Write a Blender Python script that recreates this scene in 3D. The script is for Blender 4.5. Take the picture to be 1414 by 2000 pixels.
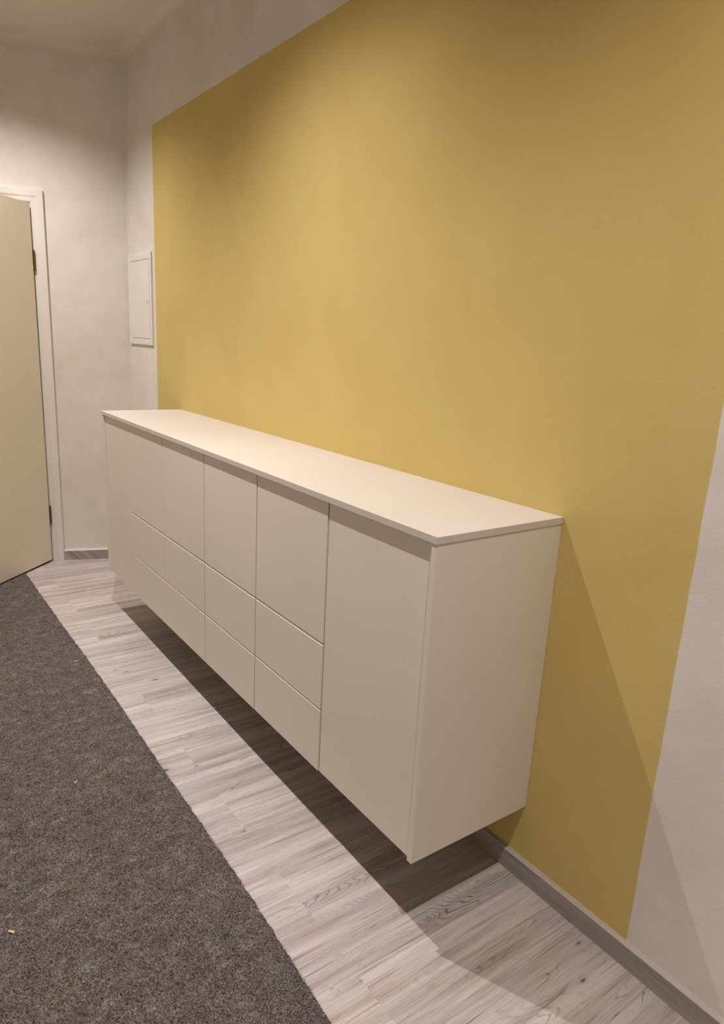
import bpy, bmesh, math, random
import numpy as np
from mathutils import Matrix, Vector

for o in list(bpy.data.objects):
    bpy.data.objects.remove(o, do_unlink=True)
scene = bpy.context.scene
COL = scene.collection

# ------------------------------------------------------------------ camera
CAM = Vector((4.0781, -1.3071, 1.3588))
YAW, PITCH, ROLL, FPX = 0.6255, -0.2535, 0.0499, 1345.72
f = Vector((-math.cos(YAW)*math.cos(PITCH), math.sin(YAW)*math.cos(PITCH), math.sin(PITCH)))
R = f.cross(Vector((0, 0, 1))).normalized()
U = R.cross(f)
R2 = R*math.cos(ROLL) + U*math.sin(ROLL)
U2 = -R*math.sin(ROLL) + U*math.cos(ROLL)
cd = bpy.data.cameras.new('camera')
cam = bpy.data.objects.new('camera', cd)
COL.objects.link(cam)
M = Matrix.Identity(4)
for i in range(3):
    M[i][0], M[i][1], M[i][2], M[i][3] = R2[i], U2[i], -f[i], CAM[i]
cam.matrix_world = M
cd.sensor_fit = 'HORIZONTAL'
cd.sensor_width = 36
cd.lens = 36*FPX/1414
cd.shift_x = 16.1/1414
cd.shift_y = 15.3/1414
cd.clip_start = 0.02
scene.camera = cam

# ------------------------------------------------------------------ world, lights, exposure
ZC = 2.755
w = bpy.data.worlds.new('world')
scene.world = w
w.use_nodes = True
w.node_tree.nodes['Background'].inputs[0].default_value = (0.05, 0.045, 0.04, 1)
w.node_tree.nodes['Background'].inputs[1].default_value = 0.3
vs = scene.view_settings
vs.view_transform = 'Standard'
vs.look = 'None'
vs.gamma = 1
vs.use_curve_mapping = False
vs.exposure = 0.12
LIGHT_COL = (1.0, 0.925, 0.89)
for lx, pw in ((0.42, 106), (2.065, 129), (3.776, 97)):
    ld = bpy.data.lights.new('ceiling_spot', 'SPOT')
    ld.energy = pw
    ld.color = LIGHT_COL
    ld.spot_size = math.radians(130)
    ld.spot_blend = 1.0
    ld.shadow_soft_size = 0.012
    lo = bpy.data.objects.new('ceiling_spot', ld)
    lo.location = (lx, -0.856, ZC-0.003)
    COL.objects.link(lo)

# ------------------------------------------------------------------ materials
def nmat(name, rough=0.6, spec=0.3):
    m = bpy.data.materials.new(name)
    m.use_nodes = True
    nt = m.node_tree
    b = nt.nodes['Principled BSDF']
    b.inputs['Roughness'].default_value = rough
    b.inputs['Specular IOR Level'].default_value = spec
    return m, nt, b

def N(nt, t, **kw):
    n = nt.nodes.new(t)
    for k, v in kw.items():
        if k.startswith('i_'):
            n.inputs[k[2:].replace('_', ' ')].default_value = v
        else:
            setattr(n, k, v)
    return n

def mth(nt, op, a, b=None, c=None, clamp=False):
    n = nt.nodes.new('ShaderNodeMath')
    n.operation = op
    n.use_clamp = clamp
    for i, v in enumerate((a, b, c)):
        if v is None:
            continue
        if isinstance(v, (int, float)):
            n.inputs[i].default_value = v
        else:
            nt.links.new(v, n.inputs[i])
    return n.outputs[0]

def mapr(nt, v, a, b, c=0.0, d=1.0, smooth=False):
    n = nt.nodes.new('ShaderNodeMapRange')
    if smooth:
        n.interpolation_type = 'SMOOTHSTEP'
    nt.links.new(v, n.inputs[0])
    for i, x in enumerate((a, b, c, d)):
        n.inputs[i+1].default_value = x
    return n.outputs[0]

def mix(nt, fac, a, b, blend='MIX'):
    n = nt.nodes.new('ShaderNodeMix')
    n.data_type = 'RGBA'
    n.blend_type = blend
    for idx, v in ((0, fac), (6, a), (7, b)):
        if isinstance(v, (int, float)):
            n.inputs[idx].default_value = v
        elif isinstance(v, tuple):
            n.inputs[idx].default_value = (*v[:3], 1)
        else:
            nt.links.new(v, n.inputs[idx])
    return n.outputs[2]

def noise(nt, vec, scale, detail=3, rough=0.5, dist=0.0):
    n = nt.nodes.new('ShaderNodeTexNoise')
    n.inputs['Scale'].default_value = scale
    n.inputs['Detail'].default_value = detail
    n.inputs['Roughness'].default_value = rough
    n.inputs['Distortion'].default_value = dist
    nt.links.new(vec, n.inputs['Vector'])
    return n.outputs['Fac']

def bump(nt, bsdf, h, strength, dist):
    n = nt.nodes.new('ShaderNodeBump')
    n.inputs['Strength'].default_value = strength
    n.inputs['Distance'].default_value = dist
    nt.links.new(h, n.inputs['Height'])
    nt.links.new(n.outputs[0], bsdf.inputs['Normal'])

def geo_pos(nt):
    return nt.nodes.new('ShaderNodeNewGeometry').outputs['Position']

def vscale(nt, vec, s):
    n = nt.nodes.new('ShaderNodeVectorMath')
    n.operation = 'MULTIPLY'
    nt.links.new(vec, n.inputs[0])
    n.inputs[1].default_value = s
    return n.outputs[0]

def plaster(name, c1, c2, yellow=None):
    m, nt, b = nmat(name, 0.75, 0.2)
    P = geo_pos(nt)
    n1 = noise(nt, P, 2.3, 5, 0.6, 0.6)
    n2 = noise(nt, P, 9, 4, 0.6, 0.3)
    t = mth(nt, 'ADD', mth(nt, 'MULTIPLY', n1, 0.75), mth(nt, 'MULTIPLY', n2, 0.25))
    col = mix(nt, mapr(nt, t, 0.35, 0.65), c1, c2)
    if yellow:
        sx = nt.nodes.new('ShaderNodeSeparateXYZ')
        nt.links.new(P, sx.inputs[0])
        wob = mth(nt, 'MULTIPLY', mth(nt, 'SUBTRACT', noise(nt, P, 9, 3), 0.5), 0.006)
        X = mth(nt, 'ADD', sx.outputs[0], wob)
        Z = mth(nt, 'ADD', sx.outputs[2], wob)
        x0, x1, z1, (ya, yb) = yellow
        e = 0.0012
        mk = mth(nt, 'MULTIPLY', mapr(nt, X, x0-e, x0+e), mapr(nt, X, x1-e, x1+e, 1, 0))
        mk = mth(nt, 'MULTIPLY', mk, mapr(nt, Z, z1-e, z1+e, 1, 0))
        yc = mix(nt, mapr(nt, n1, 0.35, 0.65), ya, yb)
        col = mix(nt, mk, col, yc)
    nt.links.new(col, b.inputs['Base Color'])
    bh = mth(nt, 'ADD', noise(nt, P, 160, 3), mth(nt, 'MULTIPLY', noise(nt, P, 14, 2), 1.5))
    bump(nt, b, bh, 0.12, 0.004)
    return m

WALL_A, WALL_B = (0.74, 0.695, 0.62), (0.86, 0.815, 0.775)
M_WALL = plaster('limewashed_plaster', WALL_A, WALL_B)
M_WALLY = plaster('plaster_with_yellow_field', WALL_A, WALL_B,
                  (0.419, 3.4196, 2.3315, ((0.66, 0.505, 0.180), (0.70, 0.545, 0.205))))
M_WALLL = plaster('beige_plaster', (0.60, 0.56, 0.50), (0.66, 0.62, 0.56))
M_CEIL = plaster('ceiling_paint', (0.76, 0.70, 0.60), (0.80, 0.74, 0.65))

def plain(name, c, rough=0.5, spec=0.35, var=0.02, bstr=0.03, bscale=300):
    m, nt, b = nmat(name, rough, spec)
    P = geo_pos(nt)
    n = noise(nt, P, 3.0, 3)
    nt.links.new(mix(nt, mapr(nt, n, 0.3, 0.7), tuple(x*(1-var) for x in c), tuple(min(1, x*(1+var)) for x in c)),
                 b.inputs['Base Color'])
    if bstr:
        bump(nt, b, noise(nt, P, bscale, 2), bstr, 0.001)
    return m

M_CREAM = plain('cream_melamine', (0.85, 0.79, 0.695), 0.42, 0.35)
M_TOP = plain('cream_worktop_laminate', (0.72, 0.67, 0.62), 0.45, 0.35)
M_CARC = plain('carcass_board', (0.20, 0.15, 0.11), 0.6)
M_LEAF = plain('cream_door_lacquer', (0.83, 0.76, 0.61), 0.4, 0.3)
M_CASE = plain('white_casing_lacquer', (0.82, 0.78, 0.73), 0.35, 0.4)
M_PANEL = plain('white_panel_paint', (0.84, 0.81, 0.78), 0.45, 0.35)
M_DARK = plain('gap_shade_black', (0.012, 0.011, 0.011), 0.7, 0.1)  # near-black that paints the shade in the gap below the door leaf
M_GAP = plain('dark_gap', (0.05, 0.04, 0.03), 0.9, 0.05)
M_BRONZE, _nt, _b = nmat('bronze_hinge', 0.35, 0.5)
_b.inputs['Base Color'].default_value = (0.16, 0.10, 0.06, 1)
_b.inputs['Metallic'].default_value = 0.7
M_CAULK = plain('caulk', (0.80, 0.77, 0.73), 0.5)
M_CHIP = plain('pale_wood_shaving', (0.75, 0.55, 0.30), 0.7)
M_SPL = plain('weathered_splinter', (0.17, 0.13, 0.115), 0.8)
M_CHIPR = plain('reddish_scrap', (0.25, 0.08, 0.05), 0.7)

def wood(name, axis, light, mid, dark, contrast=1.0, rough=0.38, use_rand=True, halves=True):
    """bleached pine print: contour lines of a stretched field give cathedrals and knots"""
    m, nt, b = nmat(name, rough, 0.35)
    tc = nt.nodes.new('ShaderNodeTexCoord')
    oi = nt.nodes.new('ShaderNodeObjectInfo')
    P = geo_pos(nt)
    sep = nt.nodes.new('ShaderNodeSeparateXYZ')
    nt.links.new(P, sep.inputs[0])
    if axis == 'Y':
        across, along = sep.outputs[0], sep.outputs[1]
    else:
        across, along = sep.outputs[2], sep.outputs[0]
        across = mth(nt, 'ADD', across, mth(nt, 'MULTIPLY', sep.outputs[1], 1.0))
    rnd = oi.outputs['Random']
    so = nt.nodes.new('ShaderNodeSeparateXYZ')
    nt.links.new(tc.outputs['Object'], so.inputs[0])
    off = mth(nt, 'MULTIPLY', rnd, 37.0)
    if halves:
        half = mth(nt, 'GREATER_THAN', so.outputs[0], 0.0)
        off = mth(nt, 'ADD', off, mth(nt, 'MULTIPLY', half, 5.3))
    cx = nt.nodes.new('ShaderNodeCombineXYZ')
    nt.links.new(across, cx.inputs[0])
    nt.links.new(along, cx.inputs[1])
    nt.links.new(off, cx.inputs[2])
    V = cx.outputs[0]
    # smooth field
    low = noise(nt, vscale(nt, V, (10, 1.9, 1)), 1.0, 2, 0.45, 0.2)
    field = mth(nt, 'ADD', mth(nt, 'MULTIPLY', low, 0.75), mth(nt, 'MULTIPLY', across, 1.6))
    # knots
    kb, core = None, None
    for sc, thr, o3 in (((8.5, 4.2, 1), 0.38, 3.0), ((17.0, 8.0, 1), 0.70, 11.0)):
        vo = nt.nodes.new('ShaderNodeTexVoronoi')
        vo.inputs['Scale'].default_value = 1.0
        vo.inputs['Randomness'].default_value = 0.9
        va = nt.nodes.new('ShaderNodeVectorMath')
        va.operation = 'ADD'
        nt.links.new(vscale(nt, V, sc), va.inputs[0])
        va.inputs[1].default_value = (o3, o3*0.7, 0)
        nt.links.new(va.outputs[0], vo.inputs['Vector'])
        kd = vo.outputs['Distance']
        sel = nt.nodes.new('ShaderNodeSeparateColor')
        nt.links.new(vo.outputs['Color'], sel.inputs[0])
        ks = mth(nt, 'GREATER_THAN', sel.outputs[0], thr)
        k1 = mth(nt, 'MULTIPLY', mapr(nt, kd, 0.0, 0.26, 1.0, 0.0, True), ks)
        c1 = mth(nt, 'MULTIPLY', mapr(nt, kd, 0.045, 0.085, 1.0, 0.0, True), ks)
        kb = k1 if kb is None else mth(nt, 'MAXIMUM', kb, k1)
        core = c1 if core is None else mth(nt, 'MAXIMUM', core, c1)
    field = mth(nt, 'ADD', field, mth(nt, 'MULTIPLY', kb, 0.26))
    jit = noise(nt, vscale(nt, V, (90, 6, 1)), 1.0, 3, 0.6)
    field = mth(nt, 'ADD', field, mth(nt, 'MULTIPLY', jit, 0.016))
    s = mth(nt, 'SINE', mth(nt, 'MULTIPLY', field, 330.0))
    lines = mapr(nt, s, 0.35, 1.0, 0.0, 1.0, True)
    fine = noise(nt, vscale(nt, V, (420, 9, 1)), 1.0, 5, 0.7)
    broad = noise(nt, vscale(nt, V, (30, 1.3, 1)), 1.0, 4, 0.62, 0.12)
    mask = noise(nt, vscale(nt, V, (15, 1.5, 1)), 1.0, 3, 0.55)
    mask = mth(nt, 'ADD', mapr(nt, mask, 0.50, 0.66, 0.0, 1.0, True), mth(nt, 'MULTIPLY', kb, 0.55), clamp=True)
    brk = mapr(nt, noise(nt, vscale(nt, V, (60, 9, 1)), 1.0, 2, 0.5), 0.35, 0.65, 0.25, 1.0)
    tone = mapr(nt, mth(nt, 'ADD', mth(nt, 'MULTIPLY', broad, 0.66), mth(nt, 'MULTIPLY', fine, 0.34)), 0.40, 0.66)
    col = mix(nt, tone, light, mid)
    lm = mth(nt, 'MULTIPLY', mth(nt, 'MULTIPLY', lines, mask), brk)
    col = mix(nt, mth(nt, 'MULTIPLY', lm, 0.72*contrast), col, dark)
    col = mix(nt, mth(nt, 'MULTIPLY', mapr(nt, kb, 0.3, 0.9), 0.22), col, (dark[0]*1.6, dark[1]*1.4, dark[2]*1.2))
    streak = mapr(nt, noise(nt, vscale(nt, V, (170, 3.5, 1)), 1.0, 3, 0.6), 0.57, 0.72, 0, 0.68*contrast)
    col = mix(nt, streak, col, (dark[0]*1.5, dark[1]*1.5, dark[2]*1.5))
    flecks = mapr(nt, noise(nt, vscale(nt, V, (380, 45, 1)), 1.0, 2, 0.5), 0.66, 0.78, 0, 0.6*contrast)
    col = mix(nt, flecks, col, dark)
    col = mix(nt, mth(nt, 'MULTIPLY', core, 0.8), col, (dark[0]*0.85, dark[1]*0.62, dark[2]*0.5))
    if use_rand:
        r2 = mth(nt, 'FRACT', mth(nt, 'MULTIPLY', off, 1.618))
        br = mapr(nt, r2, 0, 1, 0.90, 1.06)
        vm = nt.nodes.new('ShaderNodeVectorMath')
        vm.operation = 'SCALE'
        nt.links.new(col, vm.inputs[0])
        nt.links.new(br, vm.inputs[3])
        col = vm.outputs[0]
    nt.links.new(col, b.inputs['Base Color'])
    hh = mth(nt, 'SUBTRACT', mth(nt, 'MULTIPLY', fine, 0.5), mth(nt, 'MULTIPLY', lm, 0.8))
    bump(nt, b, hh, 0.18, 0.0006)
    nt.links.new(mapr(nt, tone, 0, 1, rough-0.05, rough+0.1), b.inputs['Roughness'])
    return m

M_FLOOR = wood('bleached_pine_laminate', 'Y', (0.70, 0.65, 0.64), (0.40, 0.335, 0.315), (0.13, 0.08, 0.06))
M_SKIRT = wood('grey_pine_skirting', 'X', (0.46, 0.405, 0.385), (0.30, 0.26, 0.245), (0.14, 0.11, 0.10), 0.9, 0.45, False, False)

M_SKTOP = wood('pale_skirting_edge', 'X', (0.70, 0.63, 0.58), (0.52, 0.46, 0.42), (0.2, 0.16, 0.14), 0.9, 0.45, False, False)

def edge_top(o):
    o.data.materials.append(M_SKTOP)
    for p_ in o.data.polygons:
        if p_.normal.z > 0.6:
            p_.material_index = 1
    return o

def felt_mat(name, c, rough=0.95):
    m, nt, b = nmat(name, rough, 0.08)
    P = geo_pos(nt)
    n1 = noise(nt, P, 300, 3, 0.7)
    n2 = noise(nt, P, 4.5, 4, 0.6, 0.5)
    t = mth(nt, 'ADD', mth(nt, 'MULTIPLY', mapr(nt, n1, 0.3, 0.7), 0.7), mth(nt, 'MULTIPLY', mapr(nt, n2, 0.3, 0.7), 0.3))
    nt.links.new(mix(nt, t, tuple(x*0.45 for x in c), tuple(x*1.6 for x in c)), b.inputs['Base Color'])
    bump(nt, b, n1, 0.8, 0.003)
    return m

def rag_felt(name):
    """felt pressed from torn textile fibres: fine dark/light mottling over soft clouds of colour"""
    m, nt, b = nmat(name, 0.95, 0.06)
    P = geo_pos(nt)
    wv = nt.nodes.new('ShaderNodeTexNoise')
    wv.inputs['Scale'].default_value = 90
    wv.inputs['Detail'].default_value = 2
    nt.links.new(P, wv.inputs['Vector'])
    wa = nt.nodes.new('ShaderNodeVectorMath')
    wa.operation = 'MULTIPLY_ADD'
    nt.links.new(wv.outputs['Color'], wa.inputs[0])
    wa.inputs[1].default_value = (0.009, 0.009, 0.0)
    nt.links.new(P, wa.inputs[2])
    Q = wa.outputs[0]
    f1 = noise(nt, Q, 330, 4, 0.72, 0.6)
    f2 = noise(nt, vscale(nt, Q, (1.0, 1.6, 1)), 150, 3, 0.6, 0.8)
    t = mth(nt, 'ADD', mth(nt, 'MULTIPLY', f1, 0.62), mth(nt, 'MULTIPLY', f2, 0.38))
    hue = noise(nt, P, 9, 5, 0.65, 0.8)
    hue2 = noise(nt, vscale(nt, P, (1.3, 1, 1)), 21, 4, 0.65, 0.5)
    base = mix(nt, mapr(nt, hue, 0.38, 0.62), (0.138, 0.113, 0.118), (0.140, 0.120, 0.108))
    base = mix(nt, mapr(nt, hue2, 0.50, 0.68), base, (0.225, 0.185, 0.180))
    base = mix(nt, mapr(nt, hue2, 0.30, 0.42, 1, 0), base, (0.080, 0.070, 0.072))
    k = mapr(nt, t, 0.39, 0.61, 0.08, 2.0)
    vm = nt.nodes.new('ShaderNodeVectorMath')
    vm.operation = 'SCALE'
    nt.links.new(base, vm.inputs[0])
    nt.links.new(k, vm.inputs[3])
    col = vm.outputs[0]
    col = mix(nt, mapr(nt, noise(nt, Q, 260, 3, 0.6), 0.62, 0.69, 0, 0.8), col, (0.46, 0.42, 0.40))
    col = mix(nt, mapr(nt, noise(nt, vscale(nt, Q, (1, 1, 3)), 190, 2, 0.5), 0.68, 0.74, 0, 0.7), col, (0.20, 0.07, 0.06))
    col = mix(nt, mapr(nt, noise(nt, vscale(nt, Q, (1.2, 1, 2)), 170, 2, 0.5), 0.69, 0.75, 0, 0.7), col, (0.36, 0.27, 0.15))
    nt.links.new(col, b.inputs['Base Color'])
    bump(nt, b, t, 1.0, 0.004)
    return m

M_FELT = rag_felt('recycled_felt')
FIB = [felt_mat('fibre_charcoal', (0.035, 0.032, 0.036)), felt_mat('fibre_taupe', (0.19, 0.155, 0.15)),
       felt_mat('fibre_grey', (0.32, 0.285, 0.285)), felt_mat('fibre_white', (0.50, 0.46, 0.42)),
       felt_mat('fibre_wine', (0.14, 0.075, 0.075)), felt_mat('fibre_ochre', (0.28, 0.225, 0.15)),
       felt_mat('fibre_brown', (0.11, 0.085, 0.072))]

# ------------------------------------------------------------------ mesh helpers
def link_mesh(name, verts, faces, mat, parent=None, smooth=False, bevel=0.0, seg=2):
    me = bpy.data.meshes.new(name)
    me.from_pydata([tuple(v) for v in verts], [], faces)
    bm = bmesh.new()
    bm.from_mesh(me)
    bmesh.ops.recalc_face_normals(bm, faces=bm.faces)
    if bevel > 0:
        ed = [e for e in bm.edges if len(e.link_faces) == 2 and e.calc_face_angle(0) > 0.5]
        bmesh.ops.bevel(bm, geom=ed, offset=bevel, segments=seg, affect='EDGES', profile=0.5)
    bm.to_mesh(me)
    bm.free()
    me.materials.append(mat)
    if smooth:
        for p in me.polygons:
            p.use_smooth = True
    o = bpy.data.objects.new(name, me)
    COL.objects.link(o)
    if parent is not None:
        o.parent = parent
        o.matrix_parent_inverse = Matrix.Translation(-Vector(parent.location)) if parent.rotation_euler.z == 0 else parent.matrix_world.inverted()
    return o

class MB:
    def __init__(s):
        s.v, s.f = [], []
    def add(s, v, fc):
        n = len(s.v)
        s.v += list(v)
        s.f += [tuple(i+n for i in q) for q in fc]
    def box(s, x0, x1, y0, y1, z0, z1, T=None):
        v = [(x, y, z) for z in (z0, z1) for y in (y0, y1) for x in (x0, x1)]
        if T:
            v = [T(*p) for p in v]
        s.add(v, [(0, 2, 3, 1), (4, 5, 7, 6), (0, 1, 5, 4), (2, 6, 7, 3), (0, 4, 6, 2), (1, 3, 7, 5)])
    def prism(s, prof, a0, a1, place):
        """prof: 2D profile, swept from a0 to a1 through place(u, v, a)"""
        n = len(prof)
        v = [place(u, w_, a0) for u, w_ in prof] + [place(u, w_, a1) for u, w_ in prof]
        fc = [(i, (i+1) % n, n+(i+1) % n, n+i) for i in range(n)]
        fc += [tuple(range(n)), tuple(range(2*n-1, n-1, -1))]
        s.add(v, fc)
    def build(s, name, mat, parent=None, **k):
        return link_mesh(name, s.v, s.f, mat, parent, **k)

def empty(name, loc, label, cat, group=None):
    o = bpy.data.objects.new(name, None)
    o.location = loc
    o.empty_display_size = 0.1
    COL.objects.link(o)
    o['label'] = label
    o['category'] = cat
    if group:
        o['group'] = group
    return o

def struct(o, label=None, cat=None):
    o['kind'] = 'structure'
    if label:
        o['label'] = label
    if cat:
        o['category'] = cat
    return o

# back wall frame: s along the wall from the corner, n into the room
BW = 0.3301
sb, cb = math.sin(BW), math.cos(BW)
def BWP(s, n, z):
    return (-sb*s + cb*n, -cb*s - sb*n, z)

# ------------------------------------------------------------------ structure
YL, XE = -1.78, 5.35
SL = -YL/cb                        # back wall length to the left wall
T = 0.12
m = MB(); m.box(-0.05, XE+T, 0.0, T, -0.02, ZC+0.1)
struct(m.build('wall_right', M_WALLY), 'pale limewashed wall with a large mustard yellow painted field behind the sideboard', 'wall')
S0, S1, DH = 0.487, 1.350, 2.004   # rough door opening
m = MB()
m.box(-0.02, S0, -T, 0.0, -0.02, ZC+0.1, lambda s, n, z: BWP(s, n, z))
m.box(S1, SL+0.05, -T, 0.0, -0.02, ZC+0.1, lambda s, n, z: BWP(s, n, z))
m.box(S0, S1, -T, 0.0, DH, ZC+0.1, lambda s, n, z: BWP(s, n, z))
struct(m.build('wall_back', M_WALL), 'pale limewashed end wall with the open door, left of the yellow field', 'wall')
m = MB(); m.box(-0.75, XE+T, YL-T, YL, -0.02, ZC+0.1)
struct(m.build('wall_left', M_WALLL), 'pale limewashed wall on the camera side of the hallway', 'wall')
m = MB(); m.box(XE, XE+T, YL, 0.0, -0.02, ZC+0.1)
struct(m.build('wall_front', M_WALL), 'pale limewashed wall behind the camera', 'wall')
m = MB(); m.box(-2.2, XE+T, -2.6, 0.4, ZC, ZC+0.08)
struct(m.build('ceiling', M_CEIL), 'off-white painted ceiling above the yellow wall', 'ceiling')
# neighbouring room seen through the doorway from the side
m = MB()
m.box(-2.2, -2.1, -2.6, 0.4, -0.02, ZC)
m.box(-2.1, -0.75, -2.6, -2.5, -0.02, ZC)
m.box(-2.1, -0.17, 0.3, 0.4, -0.02, ZC)
struct(m.build('wall_beyond', M_WALL), 'pale wall of the room beyond the open door', 'wall')

# coves between walls and ceiling
def cove_prof(r=0.05, k=5):
    pr = [(0, ZC), (0, ZC-r)]
    for i in range(1, k):
        a = math.pi/2*i/k
        pr.append((r-r*math.cos(a)*1.0, ZC-r+r*math.sin(a)))
    pr.append((r, ZC))
    return pr
m = MB(); m.prism(cove_prof(), -0.02, XE, lambda u, v, a: (a, -u, v))
struct(m.build('trim_1', M_CEIL, smooth=False), 'narrow rounded cove between yellow wall and ceiling', 'cove')
m = MB(); m.prism(cove_prof(), 0.0, SL, lambda u, v, a: BWP(a, u, v))
struct(m.build('trim_2', M_CEIL, smooth=False), 'narrow rounded cove between end wall and ceiling', 'cove')
# thin sealing bead in the room corner
m = MB(); m.prism([(-0.003, 0.0), (0.005, 0.0), (0.0035, -0.003), (0.0, -0.005), (-0.003, -0.003)], 0.06, ZC-0.05,
                  lambda u, v, a: (u, v, a))
struct(m.build('trim_3', M_CAULK), 'thin vertical sealing bead in the room corner', 'bead')

# floor: sub floor and single laminate boards
m = MB(); m.box(-2.2, XE+T, -2.6, 0.4, -0.06, -0.009)
floor = struct(m.build('floor', M_GAP), 'bleached pine laminate floor laid crosswise', 'floor')
BWID, BLEN = 0.18325, 1.25
plank_cache = {}
def plank_mesh(w_, l_):
    key = (round(w_, 4), round(l_, 4))
    if key in plank_cache:
        return plank_cache[key]
    g = 0.00003
    b_ = MB()
    e = 0.0004
    x0, x1, y0, y1 = -w_/2+g, w_/2-g, -l_/2+g, l_/2-g
    v = [(x0, y0, -0.009), (x1, y0, -0.009), (x1, y1, -0.009), (x0, y1, -0.009),
         (x0, y0, -0.0003), (x1, y0, -0.0003), (x1, y1, -0.0003), (x0, y1, -0.0003),
         (x0+e, y0+e, 0), (x1-e, y0+e, 0), (x1-e, y1-e, 0), (x0+e, y1-e, 0)]
    fc = [(3, 2, 1, 0), (0, 1, 5, 4), (1, 2, 6, 5), (2, 3, 7, 6), (3, 0, 4, 7),
          (4, 5, 9, 8), (5, 6, 10, 9), (6, 7, 11, 10), (7, 4, 8, 11), (8, 9, 10, 11)]
    me = bpy.data.meshes.new('plank')
    me.from_pydata(v, [], fc)
    me.materials.append(M_FLOOR)
    plank_cache[key] = me
    return me
Y_TOP, Y_BOT = 0.0, -1.80
k0 = -5
for k in range(k0, 40):
    xa = 0.193 - 2*BWID + k*BWID
    if xa > XE or xa + BWID < -0.75:
        continue
    cuts = [-0.541, -0.541-BLEN] if k % 2 == 0 else [-0.541-0.66]
    ys = [Y_TOP] + [c for c in cuts if Y_BOT < c < Y_TOP] + [Y_BOT]
    for a, b_ in zip(ys[:-1], ys[1:]):
        o = bpy.data.objects.new('plank', plank_mesh(BWID, a-b_))
        o.location = (xa+BWID/2, (a+b_)/2, 0)
        COL.objects.link(o)
        o.parent = floor

# skirting boards
def skirt_prof(t=0.0157, h=0.0578):
    return [(0, 0.0002), (t, 0.0002), (t, h-0.0035), (t-0.0006, h-0.002), (t-0.003, h-0.0003), (t-0.0062, h-0.0002),
            (t-0.0068, h-0.0009), (t-0.0076, h-0.0001), (0.0015, h), (0, h)]
m = MB(); m.prism(skirt_prof(), 0.0, XE, lambda u, v, a: (a, -u, v))
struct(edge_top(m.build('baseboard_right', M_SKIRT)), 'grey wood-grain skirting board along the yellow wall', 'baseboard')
m = MB(); m.prism(skirt_prof(), 0.012, 0.4225, lambda u, v, a: BWP(a, u, v))
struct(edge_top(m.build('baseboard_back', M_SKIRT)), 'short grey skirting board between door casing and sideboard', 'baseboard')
m = MB(); m.prism([(0.0, 0.058), (0.0125, 0.058), (0.011, 0.0605), (0.0, 0.0625)], 0.012, 0.4225, lambda u, v, a: BWP(a, u, v))
struct(m.build('trim_4', M_CAULK), 'thin white sealing bead on the short skirting board', 'bead')
m = MB(); m.prism(skirt_prof(), 1.425, SL, lambda u, v, a: BWP(a, u, v))
struct(m.build('baseboard_back.001', M_SKIRT), 'grey skirting board on the end wall beyond the door', 'baseboard')

# ------------------------------------------------------------------ door casing and leaf
CT = 0.019
prof = [(0.0, 0.0), (0.0, CT-0.003), (0.0015, CT), (0.033, CT), (0.036, CT-0.0012), (0.040, CT-0.0028), (0.046, CT-0.0034),
        (0.052, CT-0.0030), (0.058, CT-0.0034), (0.0640, CT-0.0060), (0.0685, CT-0.0115), (0.0685, 0.0)]
SO, ZO = 0.422, 2.050
CW = 0.0685
SOR = 1.350 + 0.0685 - 0.003
dr = bpy.data.objects.new('door_1', None)
dr.location = BWP(0.90, 0.0, 0.0)
COL.objects.link(dr)
struct(dr, 'cream flush door standing half open in a white moulded casing', 'door')
bpy.context.view_layer.update()
def casing_piece(kind):
    n = len(prof)
    vs_ = []
    for end in (0, 1):
        for d, t in prof:
            if kind == 'hinge':
                z = (0.001 if end == 0 else ZO-d)
                vs_.append(BWP(SO+d, t, z))
            elif kind == 'far':
                z = (0.001 if end == 0 else ZO-d)
                vs_.append(BWP(SOR-d, t, z))
            else:
                s = SO+d if end == 0 else SOR-d
                vs_.append(BWP(s, t, ZO-d))
    fc = [(i, (i+1) % n, n+(i+1) % n, n+i) for i in range(n)] + [tuple(range(n)), tuple(range(2*n-1, n-1, -1))]
    return vs_, fc
for kind in ('hinge', 'head', 'far'):
    v_, f_ = casing_piece(kind)
    link_mesh('casing', v_, f_, M_CASE, dr)
# jamb lining
m = MB()
m.box(S0+0.0005, S0+0.012, -T+0.001, -0.0005, 0.001, DH-0.001, BWP)
m.box(S1-0.012, S1-0.0005, -T+0.001, -0.0005, 0.001, DH-0.001, BWP)
m.box(S0+0.012, S1-0.012, -T+0.001, -0.0005, DH-0.012, DH-0.001, BWP)
m.build('jamb', M_CASE, dr)
# leaf
HA = 0.8234
ca, sa = math.cos(HA), math.sin(HA)
HX, HY = -0.1303, -0.4705
def LP(u, v, z):               # u along the leaf, v thickness away from the visible face
    return (HX + ca*u - sa*v, HY - sa*u - ca*v, z)
LW, LT, Z0, Z1 = 0.860, 0.040, 0.012, 1.9776
m = MB()
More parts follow.
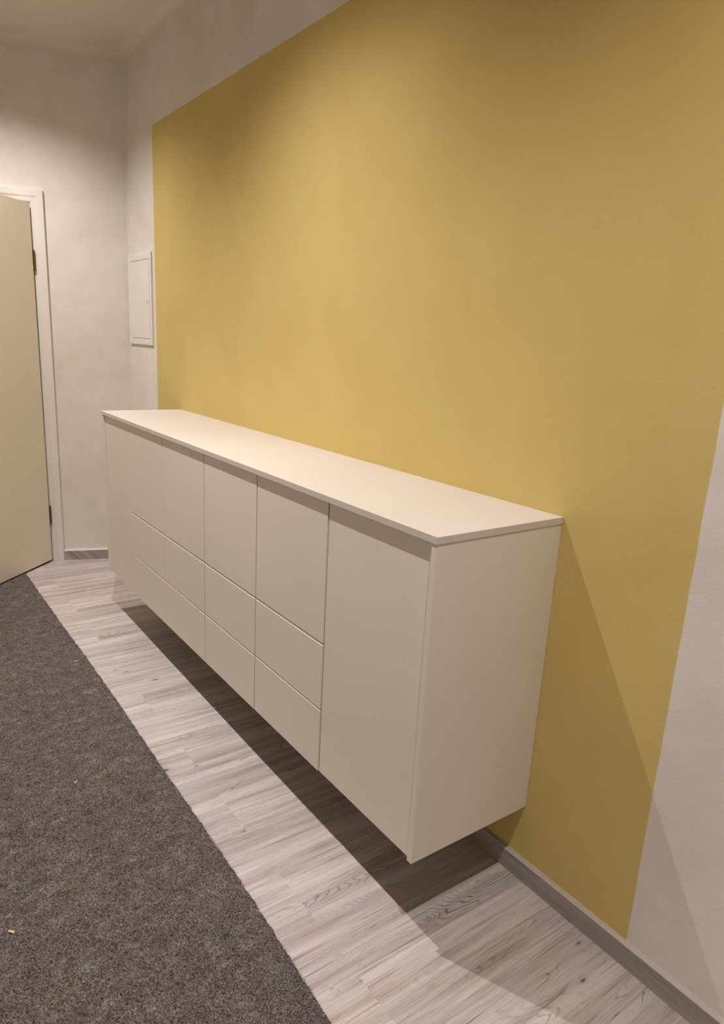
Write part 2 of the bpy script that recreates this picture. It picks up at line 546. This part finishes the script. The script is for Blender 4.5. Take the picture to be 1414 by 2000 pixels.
# rebated leaf: front flange overhangs the core at the hinge side and at the top
e = 0.0025
pr = [(0.0, e), (e*0.3, e*0.3), (e, 0.0), (LW-e, 0.0), (LW, e), (LW, 0.016), (LW-0.013, 0.016), (LW-0.013, LT), (0.013, LT), (0.013, 0.016), (0.0, 0.016)]
m.prism(pr, Z0, Z1, lambda u, v, a: LP(u, v, a))
leaf = m.build('door_leaf', M_LEAF, dr)
m = MB(); m.box(0.012, LW-0.014, 0.004, 0.030, 0.0045, Z0, LP)  # black strip standing in for the shadow in the gap under the leaf
m.build('gap_shade_strip', M_DARK, leaf)
def hinge(zc):
    b_ = MB()
    hx, hy = HX-0.004, HY+0.006
    k = 12
    def cyl(r, z0, z1):
        vs_ = [(hx+r*math.cos(2*math.pi*i/k), hy+r*math.sin(2*math.pi*i/k), z) for z in (z0, z1) for i in range(k)]
        fc = [(i, (i+1) % k, k+(i+1) % k, k+i) for i in range(k)] + [tuple(range(k-1, -1, -1)), tuple(range(k, 2*k))]
        b_.add(vs_, fc)
    cyl(0.0062, zc-0.050, zc-0.001)
    cyl(0.0062, zc+0.001, zc+0.050)
    cyl(0.0045, zc+0.050, zc+0.055)
    cyl(0.0045, zc-0.055, zc-0.050)
    b_.box(-0.001, 0.009, 0.003, 0.008, zc-0.045, zc-0.002, LP)
    b_.build('hinge', M_BRONZE, dr)
hinge(1.694); hinge(0.286)
# lever handle on the free edge (outside the frame of the photograph)
m = MB()
m.box(LW-0.075, LW-0.035, -0.006, 0.0, 0.93, 1.09, LP)
m.box(LW-0.060, LW-0.045, -0.045, -0.006, 1.035, 1.05, LP)
m.box(LW-0.165, LW-0.045, -0.055, -0.043, 1.034, 1.051, LP)
m.build('door_handle', plain('brushed_steel', (0.45, 0.43, 0.41), 0.35, 0.5), leaf, bevel=0.003)

# ------------------------------------------------------------------ wall access panel
AX0, AX1, AZ0, AZ1, AT = 0.0100, 0.381, 1.2845, 1.7542, 0.010
ap = empty('access_panel', ((AX0+AX1)/2, 0, AZ0), 'small white metal access panel on the wall between the room corner and the yellow field', 'access panel')
IX0, IX1, IZ0, IZ1 = 0.052, 0.356, 1.3165, 1.7215
m = MB()
def ring(b_, outer, inner, y0, y1):
    (a0, a1, c0, c1), (i0, i1, j0, j1) = outer, inner
    O = [(a0, c0), (a1, c0), (a1, c1), (a0, c1)]
    I = [(i0, j0), (i1, j0), (i1, j1), (i0, j1)]
    v = [(x, y, z) for y in (y0, y1) for x, z in O] + [(x, y, z) for y in (y0, y1) for x, z in I]
    fc = []
    for i in range(4):
        j = (i+1) % 4
        fc += [(i, j, 4+j, 4+i), (8+i, 12+i, 12+j, 8+j), (4+i, 4+j, 12+j, 12+i), (i, 8+i, 8+j, j)]
    b_.add(v, fc)
ring(m, (AX0, AX1, AZ0, AZ1), (IX0, IX1, IZ0, IZ1), -0.0005, -AT)
m.build('frame', M_PANEL, ap, bevel=0.0012, seg=1)
g = 0.0022
m = MB(); m.box(IX0+g*0.4, IX1-g, -AT-0.0006, -0.0035, IZ0+g, IZ1-g)
pd = m.build('panel_door', M_PANEL, ap, bevel=0.0008, seg=1)
m = MB(); m.box(IX0, IX1, -0.0025, -0.0005, IZ0, IZ1)
m.build('back_plate', M_GAP, ap)
# round latch: recessed dish and raised turn tab
k = 20
m = MB()
lx, lz = 0.318, 1.512
vs_ = []
for r, y in ((0.0145, -AT-0.0006), (0.0145, -AT-0.0022), (0.0115, -AT-0.0026), (0.010, -AT-0.0012)):
    vs_ += [(lx+r*math.cos(2*math.pi*i/k), y, lz+r*1.15*math.sin(2*math.pi*i/k)) for i in range(k)]
fc = []
for q in range(3):
    fc += [(q*k+i, q*k+(i+1) % k, (q+1)*k+(i+1) % k, (q+1)*k+i) for i in range(k)]
fc += [tuple(range(3*k, 4*k)), tuple(range(k-1, -1, -1))]
m.add(vs_, fc)
m.box(lx-0.002, lx+0.002, -AT-0.004, -AT-0.0012, lz-0.008, lz+0.008)
m.build('latch', M_PANEL, pd)

# ------------------------------------------------------------------ wall-hung sideboard
SX0, SX1, SY, SZ, ST = 0.7476, 3.1008, -0.392, 0.9871, 0.0165
BX0, BX1 = 0.7596, 3.0985
PY, DY = -0.3898, -0.3796          # side panel front, door front
ZB, ZTOP = 0.207, SZ-ST
PT = 0.0165
FT = 0.018
DB = 0.2045                        # lower edge of the fronts
XS = [BX0+PT, 1.1307, 1.5284, 1.9193, 2.3045, 2.6872, BX1-PT]
R1, R2_ = 0.5841, 0.3924
GV = 0.0021                        # half of a vertical joint
GT = 0.0035                        # gap below the worktop

m = MB(); m.box(SX0, SX1, SY, -0.0005, ZTOP+0.0002, SZ)
wt = m.build('worktop', M_TOP, bevel=0.0008, seg=2)
wt['label'] = 'long cream worktop lying across the wall-hung cabinets'
wt['category'] = 'worktop'

def carcass(x0, x1, parent, shelves):
    yb, yf, t = -0.0008, DY+FT+0.0015, 0.016
    b_ = MB()
    b_.box(x0, x0+t, yf, yb, ZB, ZTOP)
    b_.box(x1-t, x1, yf, yb, ZB, ZTOP)
    b_.box(x0+t, x1-t, yf, yb, ZB, ZB+t)
    b_.box(x0+t, x1-t, yf, yb, ZTOP-t, ZTOP)
    b_.box(x0+t, x1-t, yb-0.006, yb, ZB+t, ZTOP-t)
    for z in shelves:
        b_.box(x0+t, x1-t, yf+0.002, yb-0.006, z-0.008, z+0.008)
    return b_.build('carcass', M_CARC, parent)

def front(name, x0, x1, z0, z1, parent, grip, DY=DY):
    """a slab front; drawers have a bevelled grip along the top edge"""
    b_ = MB()
    if grip:
        # profile in (y, z): front edge chamfered back to a finger rail
        pr_ = [(DY, z0), (DY, z1-0.0072), (DY+0.0038, z1-0.0040), (DY+FT, z1-0.0040), (DY+FT, z0)]
        b_.prism(pr_, x0, x1, lambda u, v, a: (a, u, v))
        return b_.build(name, M_CREAM, parent)
    b_.box(x0, x1, DY, DY+FT, z0, z1)
    return b_.build(name, M_CREAM, parent, bevel=0.0007, seg=1)

where = ['farthest wall-hung cream cabinet with one tall door, nearest the open door',
         'second wall-hung cream cabinet from the far end, one door above two drawers',
         'third wall-hung cream cabinet from the far end, one door above two drawers',
         'fourth wall-hung cream cabinet from the far end, one door above two drawers',
         'fifth wall-hung cream cabinet from the far end, drawers beside the big near door',
         'nearest wall-hung cream cabinet with one wide tall door and exposed end panel']
for i in range(6):
    xa, xb = XS[i], XS[i+1]
    left, right = (BX0 if i == 0 else xa), (BX1 if i == 5 else xb)
    c = empty('wall_cabinet', ((left+right)/2, -0.19, ZB), where[i], 'cabinet', 'row of wall-hung cabinets under the long worktop')
    tall = i in (0, 5)
    carcass(xa+0.0003, xb-0.0003, c, [0.6] if tall else [R1, R2_])
    ga = 0.0006 if i == 0 else GV
    gb = 0.0006 if i == 5 else GV
    fy = DY + (-0.0026, -0.0030, -0.0032, -0.0030, -0.0022, 0)[i]
    if tall:
        front('door', xa+ga, xb-gb, DB, ZTOP-GT, c, False, fy)
        b_ = MB()
        if i == 0:
            b_.box(BX0, BX0+PT, PY, -0.0006, ZB-0.004, ZTOP)
        else:
            b_.box(BX1-PT, BX1, PY, -0.0006, ZB-0.0005, ZTOP)
        b_.build('end_panel', M_CREAM, c, bevel=0.0007, seg=1)
    else:
        front('door', xa+ga, xb-gb, R1+0.0018, ZTOP-GT, c, False, fy)
        front('drawer', xa+ga, xb-gb, R2_+0.0018, R1+0.0018, c, True, fy)
        front('drawer', xa+ga, xb-gb, DB, R2_+0.0018, c, True, fy)

# ------------------------------------------------------------------ felt runner
random.seed(5)
rng = np.random.default_rng(11)
FH = 0.0042
EDGE = [(-0.17, -0.650), (0.07, -0.6465), (0.89, -0.6435), (1.2, -0.638), (1.70, -0.636), (2.17, -0.639), (2.5, -0.6385), (2.78, -0.6405), (3.04, -0.649), (3.2, -0.6535), (4.9, -0.70)]
EX = np.array([e_[0] for e_ in EDGE]); EY = np.array([e_[1] for e_ in EDGE])
NX, NY = 420, 70
xs = np.linspace(-0.17, 4.9, NX)
ys = np.linspace(0, 1, NY)**1.0
edge = np.interp(xs, EX, EY) + 0.0012*np.sin(xs*61)+0.0011*np.sin(xs*147+1)+rng.normal(0, 0.0009, NX)
verts, faces = [], []
for i in range(NX):
    for j in range(NY):
        y = edge[i] + (-1.70-edge[i])*ys[j]
        z = FH + 0.0011*math.sin(xs[i]*9+y*5)*math.sin(y*13+xs[i]*4) + rng.normal(0, 0.00035)
        if j == 0 or i == 0 or i == NX-1 or j == NY-1:
            z = FH*0.75
        verts.append((xs[i], y, z))
for i in range(NX-1):
    for j in range(NY-1):
        a = i*NY+j
        faces.append((a, a+1, a+NY+1, a+NY))
base = len(verts)
ring_idx = [i*NY for i in range(NX)] + [(NX-1)*NY+j for j in range(1, NY)] + [i*NY+NY-1 for i in range(NX-2, -1, -1)] + [j for j in range(NY-2, 0, -1)]
for q in ring_idx:
    x, y, z = verts[q]
    verts.append((x, y, 0.0003))
L = len(ring_idx)
for q in range(L):
    r = (q+1) % L
    faces.append((ring_idx[q], ring_idx[r], base+r, base+q))
faces.append(tuple(range(base+L-1, base-1, -1)))
rug = link_mesh('felt_runner', verts, faces, M_FELT)
rug['label'] = 'grey-brown speckled painter felt runner covering the floor in front of the sideboard'
rug['category'] = 'floor covering'

# loose fibres of the felt
def fibres(n, x0, x1, dy):
    X = rng.uniform(x0, x1, n)
    E_ = np.interp(X, EX, EY)
    Y = E_ - 0.001 - rng.uniform(0, 1, n)*dy
    ne = n//50
    Y[:ne] = E_[:ne] - rng.uniform(-0.0004, 0.003, ne)
    A = rng.uniform(0, 2*math.pi, n)
    Lh = rng.uniform(0.0014, 0.0048, n)
    Lh[:ne] *= 0.6
    W = rng.uniform(0.00018, 0.00055, n)
    Z = FH + 0.0011*np.sin(X*9+Y*5)*np.sin(Y*13+X*4) + rng.uniform(-0.0001, 0.0008, n)
    B = A + rng.normal(0, 0.8, n)
    p0 = np.stack([X, Y, Z-0.0006], 1)
    p1 = p0 + np.stack([np.cos(A)*Lh, np.sin(A)*Lh, rng.uniform(0.0003, 0.0010, n)], 1)
    p2 = p1 + np.stack([np.cos(B)*Lh, np.sin(B)*Lh, rng.uniform(-0.0022, 0.0006, n)], 1)
    s0 = np.stack([-np.sin(A)*W, np.cos(A)*W, 0*W], 1)
    s2 = np.stack([-np.sin(B)*W*0.5, np.cos(B)*W*0.5, 0*W], 1)
    V = np.stack([p0-s0, p0+s0, p1-s0, p1+s0, p2-s2, p2+s2], 1)
    V[:ne, :, 2] = np.maximum(V[:ne, :, 2], 0.0004)
    return V.reshape(-1, 3)
V = np.concatenate([fibres(95000, 1.6, 3.5, 0.85), fibres(40000, 0.6, 1.6, 0.65), fibres(6000, -0.15, 0.6, 0.5)])
n = len(V)//6
base_i = (np.arange(n)*6)[:, None]
F = np.concatenate([base_i+np.array([0, 1, 3, 2]), base_i+np.array([2, 3, 5, 4])], 1).reshape(-1)
me = bpy.data.meshes.new('fibre_pile')
me.vertices.add(len(V)); me.vertices.foreach_set('co', V.astype(np.float32).reshape(-1))
me.loops.add(len(F)); me.loops.foreach_set('vertex_index', F.astype(np.int32))
me.polygons.add(n*2)
me.polygons.foreach_set('loop_start', (np.arange(n*2)*4).astype(np.int32))
mi = rng.choice(len(FIB), n, p=[0.30, 0.20, 0.22, 0.10, 0.03, 0.02, 0.13])
cx_, cy_ = V[::6, 0], V[::6, 1]
for q in range(260):                       # tufts: clouds of one shade, as in felt made of rags
    px_, py_ = rng.uniform(0, 3.4), rng.uniform(-1.5, -0.64)
    rr = rng.uniform(0.008, 0.045)
    shade = rng.choice([0, 0, 0, 1, 2, 2, 2, 3, 6, 5])
    d2 = ((cx_-px_)**2+(cy_-py_)**2)/(rr*rr)
    pick = (d2 < 1) & (rng.uniform(0, 1, n) < (0.55 if shade != 3 else 0.28)*(1-d2))
    mi[pick] = shade
me.polygons.foreach_set('material_index', np.repeat(mi, 2).astype(np.int32))
for fm in FIB:
    me.materials.append(fm)
me.update(calc_edges=True)
fo = bpy.data.objects.new('fibre_pile', me)
COL.objects.link(fo)
fo.parent = rug
fo['kind'] = 'stuff'

# ------------------------------------------------------------------ small debris
def shaving(x, y, z, L_, W_, ang, label, mat=M_CHIP, name='wood_shaving', curl=0.3, cat='shaving'):
    b_ = MB()
    k_ = 6
    top, v = [], []
    for i in range(k_+1):
        t = i/k_-0.5
        px, pz = t*L_, z + curl*L_*(0.25-t*t)
        py = 0.15*L_*math.sin(t*4)
        w2 = W_/2*(1-1.2*t*t)
        for sgn in (-1, 1):
            for dz in (0, 0.0006):
                X, Y_ = px, py+sgn*w2
                v.append((x+X*math.cos(ang)-Y_*math.sin(ang), y+X*math.sin(ang)+Y_*math.cos(ang), pz+dz))
    fc = []
    for i in range(k_):
        a = i*4; b2 = a+4
        fc += [(a, a+2, b2+2, b2), (a+1, b2+1, b2+3, a+3), (a, b2, b2+1, a+1), (a+2, a+3, b2+3, b2+2)]
    fc += [(0, 1, 3, 2), (k_*4, k_*4+2, k_*4+3, k_*4+1)]
    b_.add(v, fc)
    o = b_.build(name, mat)
    o['label'] = label
    o['category'] = cat
    return o
shaving(1.28, -0.685, FH+0.0012, 0.016, 0.006, 0.6, 'small tan wood shaving on the felt near its edge, far half of the runner')
shaving(2.110, -0.889, FH+0.0012, 0.014, 0.005, 2.0, 'yellowish wood shaving on the felt in the middle of the runner')
shaving(2.600, -1.153, FH+0.0012, 0.016, 0.006, 0.3, 'tan wood shaving on the felt at the left edge of the photo')
shaving(0.611, -0.739, FH+0.0012, 0.022, 0.006, 1.2, 'dark reddish scrap on the felt just in front of the open door', M_CHIPR, 'felt_scrap', 0.3, 'scrap')
shaving(3.087, -0.3075, 0.0004, 0.019, 0.0011, -0.55, 'thin dark wood splinter on the floor beside the shadow of the sideboard', M_SPL, 'wood_splinter', 0.05, 'splinter')
